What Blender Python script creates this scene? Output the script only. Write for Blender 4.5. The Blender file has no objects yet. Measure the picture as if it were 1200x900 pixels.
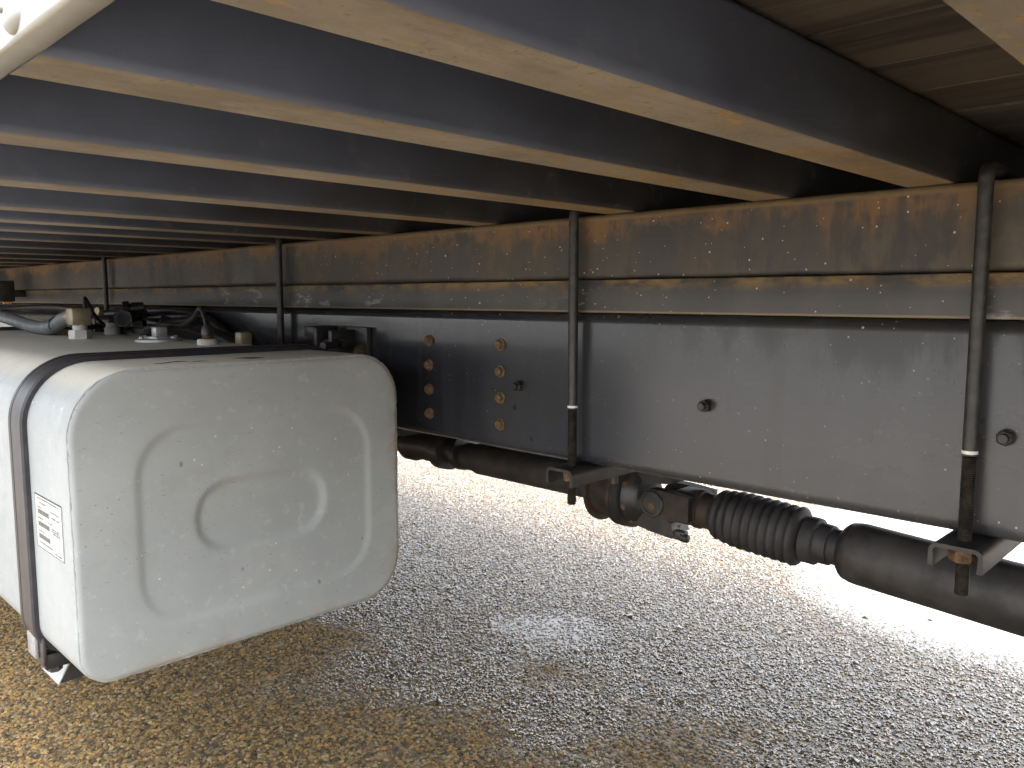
import bpy, bmesh, math, random
from mathutils import Vector, Matrix
R = math.radians
random.seed(7)
sc = bpy.context.scene
C = sc.collection
H = 1.02                                   # camera height above the ground

# ------------------------------------------------------------------ camera
# world X = across the truck (away from the viewer), Y = truck forward, Z = up
cam = bpy.data.cameras.new('camera')
cam.sensor_width = 36.0
cam.lens = 951.0 / 1200.0 * 36.0
cam.clip_start = 0.02
cam.clip_end = 2000
co = bpy.data.objects.new('camera', cam)
C.objects.link(co)
co.location = (0, 0, H)
co.rotation_euler = (R(90) - math.atan(102 / 951.0), 0, R(-45.49))
sc.camera = co

# ------------------------------------------------------------------ sky, sun, exposure
SUN_AZ = R(172)                            # from +Y towards +X : veiled sun behind the viewer, on the near side
SUN_EL = R(68)
w = bpy.data.worlds.new('World')
sc.world = w
w.use_nodes = True
wn = w.node_tree
wn.nodes.clear()
sky = wn.nodes.new('ShaderNodeTexSky')
sky.sky_type = 'NISHITA'
sky.sun_disc = False
sky.sun_elevation = SUN_EL
sky.sun_rotation = SUN_AZ
sky.air_density = 1.0
sky.dust_density = 6.0
sky.ozone_density = 1.0
bw = wn.nodes.new('ShaderNodeRGBToBW')
mixs = wn.nodes.new('ShaderNodeMixRGB')    # thin bright overcast: the blue is veiled evenly everywhere
mixs.inputs[0].default_value = 0.78
bg = wn.nodes.new('ShaderNodeBackground')
bg.inputs[1].default_value = 0.15
wo = wn.nodes.new('ShaderNodeOutputWorld')
wn.links.new(sky.outputs[0], bw.inputs[0])
wn.links.new(sky.outputs[0], mixs.inputs[1])
wn.links.new(bw.outputs[0], mixs.inputs[2])
wn.links.new(mixs.outputs[0], bg.inputs[0])
wn.links.new(bg.outputs[0], wo.inputs[0])

sl = bpy.data.lights.new('sun', 'SUN')
sl.energy = 0.5
sl.angle = R(20)
sl.color = (1.0, 0.98, 0.95)
so = bpy.data.objects.new('sun', sl)
C.objects.link(so)
sd = Vector((math.sin(SUN_AZ) * math.cos(SUN_EL), math.cos(SUN_AZ) * math.cos(SUN_EL), math.sin(SUN_EL)))
so.rotation_euler = sd.to_track_quat('Z', 'Y').to_euler()
so.location = sd * 30

sc.view_settings.view_transform = 'Standard'
sc.view_settings.look = 'None'
sc.view_settings.gamma = 1.0
sc.view_settings.use_curve_mapping = False
sc.view_settings.exposure = 3.4
sc.render.engine = 'CYCLES'
sc.cycles.max_bounces = 7
sc.cycles.diffuse_bounces = 4
sc.cycles.caustics_reflective = False
sc.cycles.caustics_refractive = False

# ------------------------------------------------------------------ material helpers
class NT:
    def __init__(s, name):
        s.m = bpy.data.materials.new(name)
        s.m.use_nodes = True
        s.t = s.m.node_tree
        s.t.nodes.clear()
        s.out = s.n('ShaderNodeOutputMaterial')
        s.p = s.n('ShaderNodeBsdfPrincipled')
        s.t.links.new(s.p.outputs[0], s.out.inputs[0])
        s.tc = s.n('ShaderNodeTexCoord')
    def n(s, t): return s.t.nodes.new(t)
    def l(s, a, b): s.t.links.new(a, b)
    def _in(s, sock, v):
        if hasattr(v, 'is_linked') or isinstance(v, bpy.types.NodeSocket): s.l(v, sock)
        else: sock.default_value = v
    def co(s, scale=(1, 1, 1)):
        mp = s.n('ShaderNodeMapping')
        s.l(s.tc.outputs['Object'], mp.inputs[0])
        mp.inputs['Scale'].default_value = scale
        return mp.outputs[0]
    def noise(s, scale, detail=4, rough=.55, vec=(1, 1, 1), dist=0):
        x = s.n('ShaderNodeTexNoise')
        s.l(s.co(vec), x.inputs[0])
        x.inputs['Scale'].default_value = scale
        x.inputs['Detail'].default_value = detail
        x.inputs['Roughness'].default_value = rough
        x.inputs['Distortion'].default_value = dist
        return x.outputs[0]
    def vor(s, scale, vec=(1, 1, 1), out='Distance'):
        x = s.n('ShaderNodeTexVoronoi')
        s.l(s.co(vec), x.inputs[0])
        x.inputs['Scale'].default_value = scale
        return x
    def ramp(s, v, lo, hi, a=0.0, b=1.0):
        x = s.n('ShaderNodeMapRange')
        s._in(x.inputs[0], v)
        x.inputs[1].default_value = lo; x.inputs[2].default_value = hi
        x.inputs[3].default_value = a; x.inputs[4].default_value = b
        x.interpolation_type = 'SMOOTHSTEP'
        return x.outputs[0]
    def math(s, op, a, b=0.0):
        x = s.n('ShaderNodeMath'); x.operation = op
        s._in(x.inputs[0], a); s._in(x.inputs[1], b)
        return x.outputs[0]
    def mix(s, f, a, b):
        x = s.n('ShaderNodeMix'); x.data_type = 'RGBA'
        s._in(x.inputs[0], f)
        for k, v in ((6, a), (7, b)):
            if isinstance(v, tuple): x.inputs[k].default_value = (*v, 1)
            else: s.l(v, x.inputs[k])
        return x.outputs[2]
    def sep(s):
        x = s.n('ShaderNodeSeparateXYZ'); s.l(s.tc.outputs['Object'], x.inputs[0])
        return x.outputs
    def specks(s, scale, size=.16, share=.8, vec=(1, 1, 1)):
        """small splash dots: random cells of a Voronoi carry a dot of random size"""
        v = s.vor(scale, vec)
        sp = s.n('ShaderNodeSeparateColor'); s.l(v.outputs['Color'], sp.inputs[0])
        on = s.ramp(sp.outputs[0], share, share + .02)
        sz = s.math('MULTIPLY', sp.outputs[1], size)
        d = s.math('SUBTRACT', sz, v.outputs['Distance'])
        return s.math('MULTIPLY', s.ramp(d, 0, .015), on)
    def bump(s, h, strength=.3, dist=.002):
        b = s.n('ShaderNodeBump')
        b.inputs['Strength'].default_value = strength
        b.inputs['Distance'].default_value = dist
        s.l(h, b.inputs['Height'])
        s.l(b.outputs[0], s.p.inputs['Normal'])
    def set(s, col=None, rough=None, metal=None, spec=None, coat=None, coat_r=None):
        if col is not None:
            if isinstance(col, tuple): s.p.inputs['Base Color'].default_value = (*col, 1)
            else: s.l(col, s.p.inputs['Base Color'])
        for nm, v in (('Roughness', rough), ('Metallic', metal), ('Specular IOR Level', spec), ('Coat Weight', coat), ('Coat Roughness', coat_r)):
            if v is not None: s._in(s.p.inputs[nm], v)
        return s.m

def mat_black_rail():
    t = NT('black_rail_paint')
    n1 = t.noise(3.0, 5, .6, (.3, 1, 2.2))
    n2 = t.noise(60, 3)
    yy = t.sep()[1]
    dust_or_sheen = t.math('ADD', t.ramp(yy, -.1, 1.4, 1.1, -.05), t.ramp(t.noise(2.0, 2, .4, (.3, 1, 1)), .3, .7, -.12, .12))  # dust plus painted-in reflection: pale towards the rear, dark beside the tank
    base = t.mix(dust_or_sheen, (.019, .021, .027), t.mix(t.ramp(n1, .35, .7), (.042, .045, .051), (.064, .067, .073)))
    # dark damp streaks that run down from the top edge
    z = t.sep()[2]; y = t.sep()[1]
    edge = t.noise(11, 6, .7, (.2, 1, .25))
    dampz = t.math('ADD', t.ramp(edge, .25, .75, -.09, .075), z)
    damp = t.math('MULTIPLY', t.ramp(t.math('ADD', dampz, t.math('MULTIPLY', t.math('SUBTRACT', t.noise(70, 4, .7), .5), .05)), .905, .965), t.ramp(y, .45, .95, 1, 0))
    stre = t.math('MULTIPLY', t.ramp(t.noise(26, 2, .4, (.1, 1, .03)), .60, .64), t.ramp(y, .25, .7, .7, .0))
    vs = t.noise(20, 3, .5, (.1, 1, .06))
    base = t.mix(t.ramp(vs, .42, .66, 0, .45), base, (.033, .033, .035))
    col = t.mix(t.math('MULTIPLY', damp, .8), base, (.022, .022, .022))
    col = t.mix(stre, col, (.026, .025, .025))
    sp = t.math('MAXIMUM', t.specks(46, .10, .58, (0, 1, 1)), t.specks(115, .17, .62, (0, 1, 1)))
    sp = t.math('MULTIPLY', sp, t.ramp(y, .4, 1.3, 1, .35))
    sp = t.math('MULTIPLY', sp, t.ramp(t.noise(4, 3), .38, .6, .15, 1))
    col = t.mix(sp, col, (.46, .45, .42))
    dsp = t.specks(26, .10, .86, (0, 1, .6))
    col = t.mix(dsp, col, (.012, .012, .012))
    rg = t.math('ADD', t.math('ADD', t.ramp(n1, .3, .7, .16, .22), t.math('MULTIPLY', dust_or_sheen, .10)), t.math('MULTIPLY', damp, .14))
    rg = t.math('ADD', rg, t.math('MULTIPLY', sp, .3))
    t.bump(t.math('ADD', n2, t.math('MULTIPLY', sp, .8)), .10, .0015)
    return t.set(col, rg, 0, .6)

def mat_bearer():
    t = NT('rusty_dark_steel')
    z = t.sep()[2]
    n1 = t.noise(7, 5, .6, (.3, 1, .45))
    n2 = t.noise(30, 4, .6)
    n3 = t.noise(2.2, 3, .5, (1, 1, .3))
    base = t.mix(t.ramp(n1, .3, .7), (.036, .034, .032), (.080, .071, .056))
    rust = t.math('ADD', t.math('MULTIPLY', t.ramp(z, 1.085, 1.15), .16), t.math('ADD', t.math('MULTIPLY', n1, .5), t.math('MULTIPLY', n2, .45)))
    col = t.mix(t.ramp(rust, .52, .66), base, (.165, .092, .040))
    col = t.mix(t.math('MULTIPLY', t.ramp(n3, .5, .68), t.ramp(n2, .35, .7, .1, .65)), col, (.115, .091, .058))
    dark = t.math('MULTIPLY', t.ramp(t.math('ADD', t.noise(6, 6, .68, (.3, 1, .22)), t.math('MULTIPLY', t.math('SUBTRACT', n2, .5), .35)), .50, .60), .8)
    col = t.mix(dark, col, (.036, .037, .040))
    lip = t.ramp(z, 1.141, 1.147)
    col = t.mix(lip, col, t.mix(n2, (.14, .094, .046), (.22, .162, .09)))
    sp = t.math('MAXIMUM', t.specks(44, .11, .72, (0, 1, 1)), t.specks(110, .17, .80, (0, 1, 1)))
    col = t.mix(sp, col, (.42, .40, .36))
    t.bump(n2, .25, .002)
    return t.set(col, t.ramp(n1, .3, .7, .45, .7), 0, .4)

def mat_packer():
    t = NT('dusty_grey_steel')
    z = t.sep()[2]
    n1 = t.noise(9, 5, .6, (.3, 1, .3))
    n2 = t.noise(45, 4, .65, (1, .35, 1))
    col = t.mix(t.ramp(n1, .3, .7), (.036, .036, .037), (.062, .059, .055))
    top = t.math('MULTIPLY', t.ramp(z, 1.024, 1.046), t.ramp(n1, .33, .5))
    col = t.mix(t.math('MULTIPLY', top, t.ramp(n2, .35, .6)), col, (.21, .14, .06))
    col = t.mix(t.math('MULTIPLY', t.ramp(z, .9985, .9965), .8), col, (.2, .16, .1))
    scuff = t.math('MULTIPLY', t.ramp(t.noise(3, 3), .55, .62), t.ramp(n2, .56, .64))
    col = t.mix(t.math('MULTIPLY', scuff, .6), col, (.3, .3, .3))
    col = t.mix(t.math('MAXIMUM', t.specks(48, .12, .68, (0, 1, 1)), t.specks(110, .17, .78, (0, 1, 1))), col, (.42, .40, .36))
    t.bump(n2, .15, .0015)
    return t.set(col, .45, 0, .45)

def mat_cross(name, dust_or_sheen):
    t = NT(name)
    n1 = t.noise(6, 5, .6, (.6, 2, 1))
    n2 = t.noise(38, 4, .65)
    n3 = t.noise(14, 4, .65, (.35, 1, 1))
    if dust_or_sheen:
        n1 = t.noise(5, 6, .68); n3 = t.noise(16, 6, .72); n2 = t.noise(70, 5, .72, (.5, 1.2, 1))
        gr = t.noise(60, 4, .65, (.18, 1.6, 1))
        x = t.sep()[0]
        col = t.mix(t.ramp(n1, .35, .65), (.18, .157, .124), (.25, .221, .175))
        col = t.mix(t.math('MULTIPLY', t.ramp(gr, .42, .62), .45), col, (.20, .165, .12))
        rs = t.math('ADD', t.math('ADD', t.math('MULTIPLY', n3, .6), t.math('MULTIPLY', n2, .4)), t.ramp(x, .15, 1.1, -.07, .075))
        col = t.mix(t.math('MULTIPLY', t.ramp(rs, .47, .60), .75), col, (.24, .150, .060))
        col = t.mix(t.math('MULTIPLY', t.ramp(n2, .54, .66), t.ramp(rs, .44, .56, .12, .8)), col, (.32, .215, .092))
        col = t.mix(t.math('MULTIPLY', t.ramp(t.noise(110, 4, .7), .58, .66), .6), col, (.14, .095, .055))
        col = t.mix(t.math('MULTIPLY', t.ramp(t.noise(9, 6, .72, (.6, 1, 1)), .47, .66), .55), col, (.105, .085, .060))
        rg = .75
    else:
        col = t.mix(t.ramp(n1, .3, .7), (.026, .025, .027), (.042, .039, .038))
        col = t.mix(t.math('MULTIPLY', t.ramp(n2, .58, .75), .5), col, (.14, .11, .082))
        # pale blue haze and side light painted in, fading from the open side
        side_haze = t.math('ADD', t.ramp(t.sep()[0], .1, .95, .95, .0), t.ramp(n1, .3, .7, -.12, .12))
        col = t.mix(side_haze, col, t.mix(n2, (.108, .134, .198), (.14, .162, .225)))
        rg = t.ramp(n1, .3, .7, .45, .62)
    t.bump(n2, .22, .002)
    return t.set(col, rg, 0, .4)

def mat_wood():
    t = NT('stained_floor_timber')
    n1 = t.noise(6, 5, .6, (3, .35, 3), .4)
    n2 = t.noise(30, 4, .6, (4, .25, 4))
    col = t.mix(t.ramp(n1, .35, .65), (.030, .025, .021), (.085, .070, .056))
    col = t.mix(t.math('MULTIPLY', t.ramp(n2, .5, .7), .5), col, (.12, .10, .082))
    t.bump(n2, .3, .002)
    return t.set(col, .65, 0, .3)

def mat_white():
    t = NT('white_body_paint')
    n1 = t.noise(14, 5, .6)
    z = t.sep()[2]
    gn = t.n('ShaderNodeNewGeometry'); gs = t.n('ShaderNodeSeparateXYZ'); t.l(gn.outputs['Normal'], gs.inputs[0])
    dirt = t.math('MULTIPLY', t.ramp(gs.outputs[2], -.2, -.6), t.ramp(n1, .3, .55, .6, 1))     # road dirt sticks to the underside
    col = t.mix(dirt, (.36, .38, .38), (.25, .24, .205))
    t.bump(t.noise(40, 4, .6), .12, .002)
    return t.set(col, .38, 0, .5)

def mat_tank():
    t = NT('dull_aluminium')
    n1 = t.noise(3.5, 6, .62)
    n2 = t.noise(70, 4, .6)
    n3 = t.noise(18, 6, .7)
    col = t.mix(t.ramp(n1, .3, .72), (.28, .304, .307), (.34, .36, .36))
    col = t.mix(t.math('MULTIPLY', t.ramp(n3, .48, .70), .35), col, (.27, .275, .26))
    col = t.mix(t.math('MULTIPLY', t.ramp(t.noise(45, 5, .7), .56, .68), .35), col, (.42, .44, .438))
    x, y, z = t.sep()
    # brown grime along the lower rim of the end cap and dust lying on the top
    low = t.math('MULTIPLY', t.ramp(z, .475, .445), t.ramp(n3, .4, .6))
    col = t.mix(t.math('MULTIPLY', low, .35), col, (.27, .21, .13))
    nrm = t.n('ShaderNodeNewGeometry')
    sp = t.n('ShaderNodeSeparateXYZ'); t.l(nrm.outputs['Normal'], sp.inputs[0])
    dust = t.math('MULTIPLY', t.ramp(sp.outputs[2], .55, .95), t.ramp(n1, .2, .6, .55, .9))
    col = t.mix(dust, col, (.72, .68, .58))
    chips = t.math('MAXIMUM', t.specks(100, .16, .80), t.specks(185, .24, .80))
    chips = t.math('MULTIPLY', chips, t.ramp(t.noise(6, 4), .44, .60))
    # short sideways scratches, thicker in some areas than in others
    area = t.ramp(t.noise(5, 3), .38, .62, .03, 0)
    for sc_, vec, lim in ((34, (1.0, 1.0, 8.0), .84), (60, (1.0, 1.0, 7.0), .83), (26, (1.6, 1.6, 1.0), .955)):
        v = t.vor(sc_, vec)
        scp = t.n('ShaderNodeSeparateColor'); t.l(v.outputs['Color'], scp.inputs[0])
        on = t.ramp(t.math('SUBTRACT', scp.outputs[0], area), lim, lim + .01)
        chips = t.math('MAXIMUM', chips, t.math('MULTIPLY', t.ramp(v.outputs['Distance'], .15, .09), on))
    col = t.mix(t.math('MULTIPLY', chips, .6), col, (.12, .105, .08))
    stain = t.math('MULTIPLY', t.ramp(x, .915, .95), t.ramp(n3, .42, .62))
    col = t.mix(t.math('MULTIPLY', stain, .55), col, (.24, .18, .11))
    lt = t.specks(80, .2, .88)
    col = t.mix(t.math('MULTIPLY', lt, .6), col, (.68, .68, .65))
    t.bump(t.math('ADD', t.math('MULTIPLY', n2, .5), t.math('MULTIPLY', n1, 2)), .10, .004)
    return t.set(col, t.ramp(n3, .3, .7, .40, .52), .0, .10)

def simple(name, a, b, scale=25, rough=.5, metal=0, spec=.5, bump=.15, coat=None):
    t = NT(name)
    n = t.noise(scale, 5, .62)
    t.bump(t.noise(scale * 3, 3), bump, .0015)
    return t.set(t.mix(t.ramp(n, .35, .68), a, b), rough, metal, spec, coat)

M = {
    'rail': mat_black_rail(), 'bearer': mat_bearer(), 'packer': mat_packer(),
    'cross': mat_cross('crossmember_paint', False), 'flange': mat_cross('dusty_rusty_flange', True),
    'wood': mat_wood(), 'white': mat_white(), 'tank': mat_tank(),
    'rust': simple('rusted_bolt', (.075, .048, .027), (.18, .118, .064), 160, .8, 0, .3, .5),
    'rustdark': simple('rust_stained_black', (.015, .014, .014), (.050, .032, .021), 22, .6, 0, .4),
    'rustnut': simple('rust_brown_nut', (.05, .03, .018), (.17, .10, .05), 120, .75, 0, .3, .4),
    'dullzinc': simple('dull_zinc', (.20, .205, .20), (.30, .305, .30), 60, .5, .2),
    'plate': simple('worn_black_plate', (.011, .011, .011), (.028, .025, .022), 40, .5),
    'shaft': simple('dusty_black_shaft', (.022, .021, .021), (.055, .050, .047), 14, .55, 0, .4),
    'boot': simple('dusty_rubber_boot', (.024, .022, .023), (.042, .039, .039), 20, .6, 0, .4, .1),
    'black': simple('black_steel', (.016, .016, .017), (.04, .038, .036), 30, .42),
    'rod': simple('dirty_black_rod', (.011, .011, .011), (.036, .033, .028), 55, .48, 0, .5, .4),
    'thread': simple('threaded_rod', (.018, .017, .016), (.06, .048, .034), 80, .45, .3),
    'rubber': simple('black_rubber', (.011, .011, .012), (.022, .021, .021), 40, .42, 0, .5, .1),
    'strap': simple('strap_steel', (.018, .018, .020), (.032, .031, .032), 30, .45, .0, .5, .05),
    'strapdark': simple('strap_rubber', (.018, .017, .022), (.03, .028, .032), 40, .45),
    'galv': simple('pale_zinc', (.34, .355, .355), (.45, .46, .46), 60, .42, .4),
    'grey': simple('grey_hose', (.10, .112, .125), (.16, .17, .18), 40, .5),
    'brass': simple('dull_brass', (.22, .18, .11), (.32, .27, .18), 50, .4, .4),
    'whitecap': simple('white_plastic', (.42, .42, .40), (.52, .52, .50), 40, .45),
    'amber': simple('amber_lens', (.8, .32, .03), (.9, .42, .06), 40, .25),
    'paper': simple('label_paper', (.44, .455, .415), (.49, .505, .46), 30, .5),
    'ink': simple('label_ink', (.07, .07, .07), (.13, .13, .125), 200, .6),
    'paint': simple('white_paint_mark', (.6, .6, .58), (.75, .75, .73), 100, .6),
    'tyre': simple('tyre_rubber', (.014, .014, .014), (.03, .029, .027), 30, .75),
    'plastic': simple('grey_black_plastic', (.022, .022, .024), (.036, .036, .038), 60, .6),
}

STONE = ((0, (.045, .034, .022)), (.14, (.09, .064, .036)), (.34, (.175, .118, .048)), (.52, (.245, .158, .058)), (.66, (.18, .142, .088)), (.78, (.30, .20, .072)), (.88, (.31, .245, .145)), (.94, (.31, .165, .055)), (1, (.44, .33, .17)))
def stone_ramp(t, sock):
    cr = t.n('ShaderNodeValToRGB')
    t.l(sock, cr.inputs[0])
    e = cr.color_ramp.elements
    e[0].position = 0; e[0].color = (*STONE[0][1], 1)
    e[1].position = 1; e[1].color = (*STONE[-1][1], 1)
    for p, c in STONE[1:-1]:
        q = e.new(p); q.color = (*c, 1)
    cr.color_ramp.interpolation = 'CONSTANT'
    return cr.outputs[0]
def mat_ground():
    t = NT('wet_tar_binder')
    v = t.vor(95)
    v2 = t.n('ShaderNodeSeparateColor'); t.l(v.outputs['Color'], v2.inputs[0])
    col = t.mix(t.ramp(v.outputs['Distance'], .45, .75, 0, .6), stone_ramp(t, v2.outputs[0]), (.07, .055, .038))
    x = t.sep()[0]
    # unseen ground on the open side is greyed to cool its bounce light
    gy = t.n('ShaderNodeHueSaturation'); gy.inputs['Saturation'].default_value = .30; gy.inputs['Value'].default_value = 1.15; t.l(col, gy.inputs['Color'])
    col = t.mix(t.ramp(t.math('ADD', x, t.ramp(t.noise(1.2, 4), .3, .7, -.5, .5)), .2, -.9), col, gy.outputs[0])
    wet = t.ramp(t.math('ADD', x, t.ramp(t.noise(2.6, 4), .25, .75, -.45, .45)), .95, 1.75)
    dk = t.n('ShaderNodeHueSaturation'); dk.inputs['Value'].default_value = .55; t.l(col, dk.inputs['Color'])
    col = t.mix(wet, col, dk.outputs[0])
    t.bump(t.math('SUBTRACT', 1.0, v.outputs['Distance']), .35, .004)
    return t.set(col, t.ramp(wet, 0, 1, .55, .33), 0, .5)
M['ground'] = mat_ground()

def mat_pebble():
    t = NT('wet_gravel_chips')
    oi = t.n('ShaderNodeObjectInfo')
    stone = stone_ramp(t, oi.outputs['Random'])
    gm = t.n('ShaderNodeNewGeometry')
    nz = t.n('ShaderNodeTexNoise'); t.l(gm.outputs['Position'], nz.inputs[0]); nz.inputs['Scale'].default_value = 2.6; nz.inputs['Detail'].default_value = 4
    n2 = t.n('ShaderNodeTexNoise'); t.l(gm.outputs['Position'], n2.inputs[0]); n2.inputs['Scale'].default_value = 220
    px = t.n('ShaderNodeSeparateXYZ'); t.l(gm.outputs['Position'], px.inputs[0])
    shore = t.math('ADD', px.outputs[0], t.ramp(nz.outputs[0], .25, .75, -.45, .45))      # wetted beyond about a metre in
    wet = t.ramp(shore, .95, 1.75)
    col = t.mix(t.math('MULTIPLY', n2.outputs[0], .4), stone, (.16, .125, .08))
    dark = t.n('ShaderNodeHueSaturation'); dark.inputs['Value'].default_value = .55; t.l(col, dark.inputs['Color'])
    col = t.mix(wet, col, dark.outputs[0])
    t.bump(n2.outputs[0], .15, .001)
    return t.set(col, t.math('ADD', t.ramp(wet, 0, 1, .55, .12), t.math('MULTIPLY', n2.outputs[0], .10)), 0, t.ramp(wet, 0, 1, .08, .8), t.math('MULTIPLY', wet, .65), .10)
M['pebble'] = mat_pebble()

def mat_water():
    t = NT('puddle_water')
    t.p.inputs['Transmission Weight'].default_value = .4   # milky body colour stands in for reflected bright sky
    t.p.inputs['IOR'].default_value = 1.33
    t.bump(t.noise(9, 2), .02, .002)
    return t.set((.40, .395, .38), .05)
M['water'] = mat_water()

# ------------------------------------------------------------------ mesh helpers
def mesh_obj(name, bm, mat, parent=None, smooth=35):
    bmesh.ops.recalc_face_normals(bm, faces=bm.faces[:])
    me = bpy.data.meshes.new(name)
    bm.to_mesh(me); bm.free()
    mats = mat if isinstance(mat, (list, tuple)) else [mat]
    for m in mats: me.materials.append(M[m])
    for p in me.polygons: p.use_smooth = True
    me.set_sharp_from_angle(angle=R(smooth))
    return link(name, me, parent)
def link(name, me, parent=None):
    o = bpy.data.objects.new(name, me)
    C.objects.link(o)
    if parent:
        o.parent = parent
        if parent.type == 'EMPTY': o.matrix_parent_inverse = Matrix.Translation(-Vector(parent['base']))
    return o
def tag(o, label=None, cat=None, group=None, kind=None):
    for k, v in (('label', label), ('category', cat), ('group', group), ('kind', kind)):
        if v: o[k] = v
    return o
def thing(name, label, cat, base, group=None):
    o = bpy.data.objects.new(name, None)
    C.objects.link(o)
    o.location = base; o['base'] = list(base); o.empty_display_size = .1
    return tag(o, label, cat, group)
def clear_base():
    for o in bpy.data.objects:
        if 'base' in o: del o['base']

def box(bm, x0, x1, y0, y1, z0, z1, bev=0.0, seg=2, mi=0):
    r = bmesh.ops.create_cube(bm, size=1)
    vs = r['verts']
    for v in vs:
        v.co = Vector(((x0 + x1) / 2 + v.co.x * (x1 - x0), (y0 + y1) / 2 + v.co.y * (y1 - y0), (z0 + z1) / 2 + v.co.z * (z1 - z0)))
    fs = {f for v in vs for f in v.link_faces}
    for f in fs: f.material_index = mi
    if bev:
        es = {e for v in vs for e in v.link_edges}
        bmesh.ops.bevel(bm, geom=list(es), offset=bev, segments=seg, affect='EDGES', profile=.5)
    return vs
def boxo(name, dims, mat, parent, bev=.002):
    bm = bmesh.new(); box(bm, *dims, bev=bev)
    return mesh_obj(name, bm, mat, parent)
def prism(bm, pts, axis, c0, c1, mi=0):
    """closed outline pts (2-D) swept between c0 and c1 along axis ('x','y','z')"""
    def P(p, c):
        return {'x': (c, p[0], p[1]), 'y': (p[0], c, p[1]), 'z': (p[0], p[1], c)}[axis]
    a = [bm.verts.new(P(p, c0)) for p in pts]
    b = [bm.verts.new(P(p, c1)) for p in pts]
    n = len(pts)
    fs = [bm.faces.new((a[i], a[(i + 1) % n], b[(i + 1) % n], b[i])) for i in range(n)]
    fs.append(bm.faces.new(a[::-1])); fs.append(bm.faces.new(b))
    for f in fs: f.material_index = mi
    return fs
def arc(cx, cy, r, a0, a1, n):
    return [(cx + r * math.cos(R(a0 + (a1 - a0) * i / n)), cy + r * math.sin(R(a0 + (a1 - a0) * i / n))) for i in range(n + 1)]
def lathe(bm, p0, d, prof, n=24, mi=0, cap=True):
    """prof: (distance along d, radius)"""
    d = Vector(d).normalized(); p0 = Vector(p0)
    u = d.orthogonal().normalized(); v = d.cross(u)
    rings = []
    for s, r in prof:
        rings.append([bm.verts.new(p0 + d * s + (u * math.cos(2 * math.pi * k / n) + v * math.sin(2 * math.pi * k / n)) * max(r, 1e-4)) for k in range(n)])
    for A, B in zip(rings, rings[1:]):
        for k in range(n):
            bm.faces.new((A[k], A[(k + 1) % n], B[(k + 1) % n], B[k])).material_index = mi
    if cap:
        bm.faces.new(rings[0][::-1]).material_index = mi
        bm.faces.new(rings[-1]).material_index = mi
def tube(bm, pts, r, n=10, mi=0):
    """round tube along a polyline"""
    pts = [Vector(p) for p in pts]
    up = None; rings = []
    for i, p in enumerate(pts):
        t = (pts[min(i + 1, len(pts) - 1)] - pts[max(i - 1, 0)]).normalized()
        if up is None: up = t.orthogonal().normalized()
        up = (up - t * up.dot(t)).normalized()
        s = t.cross(up)
        rr = r[i] if isinstance(r, (list, tuple)) else r
        rings.append([bm.verts.new(p + (up * math.cos(2 * math.pi * k / n) + s * math.sin(2 * math.pi * k / n)) * rr) for k in range(n)])
    for A, B in zip(rings, rings[1:]):
        for k in range(n):
            bm.faces.new((A[k], A[(k + 1) % n], B[(k + 1) % n], B[k])).material_index = mi
    bm.faces.new(rings[0][::-1]).material_index = mi; bm.faces.new(rings[-1]).material_index = mi
def spline(ctrl, n=8):
    P = [Vector(c) for c in ctrl]; P = [P[0] * 2 - P[1]] + P + [P[-1] * 2 - P[-2]]
    out = []
    for i in range(1, len(P) - 2):
        for k in range(n):
            t = k / n
            out.append(.5 * ((2 * P[i]) + (-P[i - 1] + P[i + 1]) * t + (2 * P[i - 1] - 5 * P[i] + 4 * P[i + 1] - P[i + 2]) * t * t + (-P[i - 1] + 3 * P[i] - 3 * P[i + 1] + P[i + 2]) * t ** 3))
    out.append(P[-2]); return out
def hexo(bm, p0, d, af, h, mi=0, dome=False):
    r = af / 2 / math.cos(math.pi / 6)
    prof = [(0, r), (h * .86, r), (h, r * .9)]
    lathe(bm, p0, d, prof, 6, mi)

# ------------------------------------------------------------------ ground
bm = bmesh.new()
S = 150
for x0, x1, y0, y1 in ((-S, S, -S, S),):
    vs = [bm.verts.new(p) for p in ((x0, y0, 0), (x1, y0, 0), (x1, y1, 0), (x0, y1, 0))]
    bm.faces.new(vs)
tag(mesh_obj('ground', bm, 'ground'), 'wet tan gravel surface under the truck', kind='structure')

def pebble_variant(k):
    bm = bmesh.new()
    bmesh.ops.create_icosphere(bm, subdivisions=2, radius=1)
    rnd = random.Random(k)
    ax = [Vector((rnd.uniform(-1, 1), rnd.uniform(-1, 1), rnd.uniform(-1, 1))).normalized() for _ in range(7)]
    lim = [rnd.uniform(.62, .9) for _ in ax]
    for v in bm.verts:
        for a, l in zip(ax, lim):                       # planar facets, like crushed stone worn round
            d = v.co.dot(a)
            if d > l: v.co -= a * (d - l) * .85
        v.co = Vector((v.co.x * rnd.uniform(.98, 1.02) * (1.25 if k % 2 else 1.0), v.co.y, v.co.z * .62))
    me = bpy.data.meshes.new('gravel_chip'); bm.to_mesh(me); bm.free()
    for p in me.polygons: p.use_smooth = True
    me.materials.append(M['pebble'])
    return me

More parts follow.
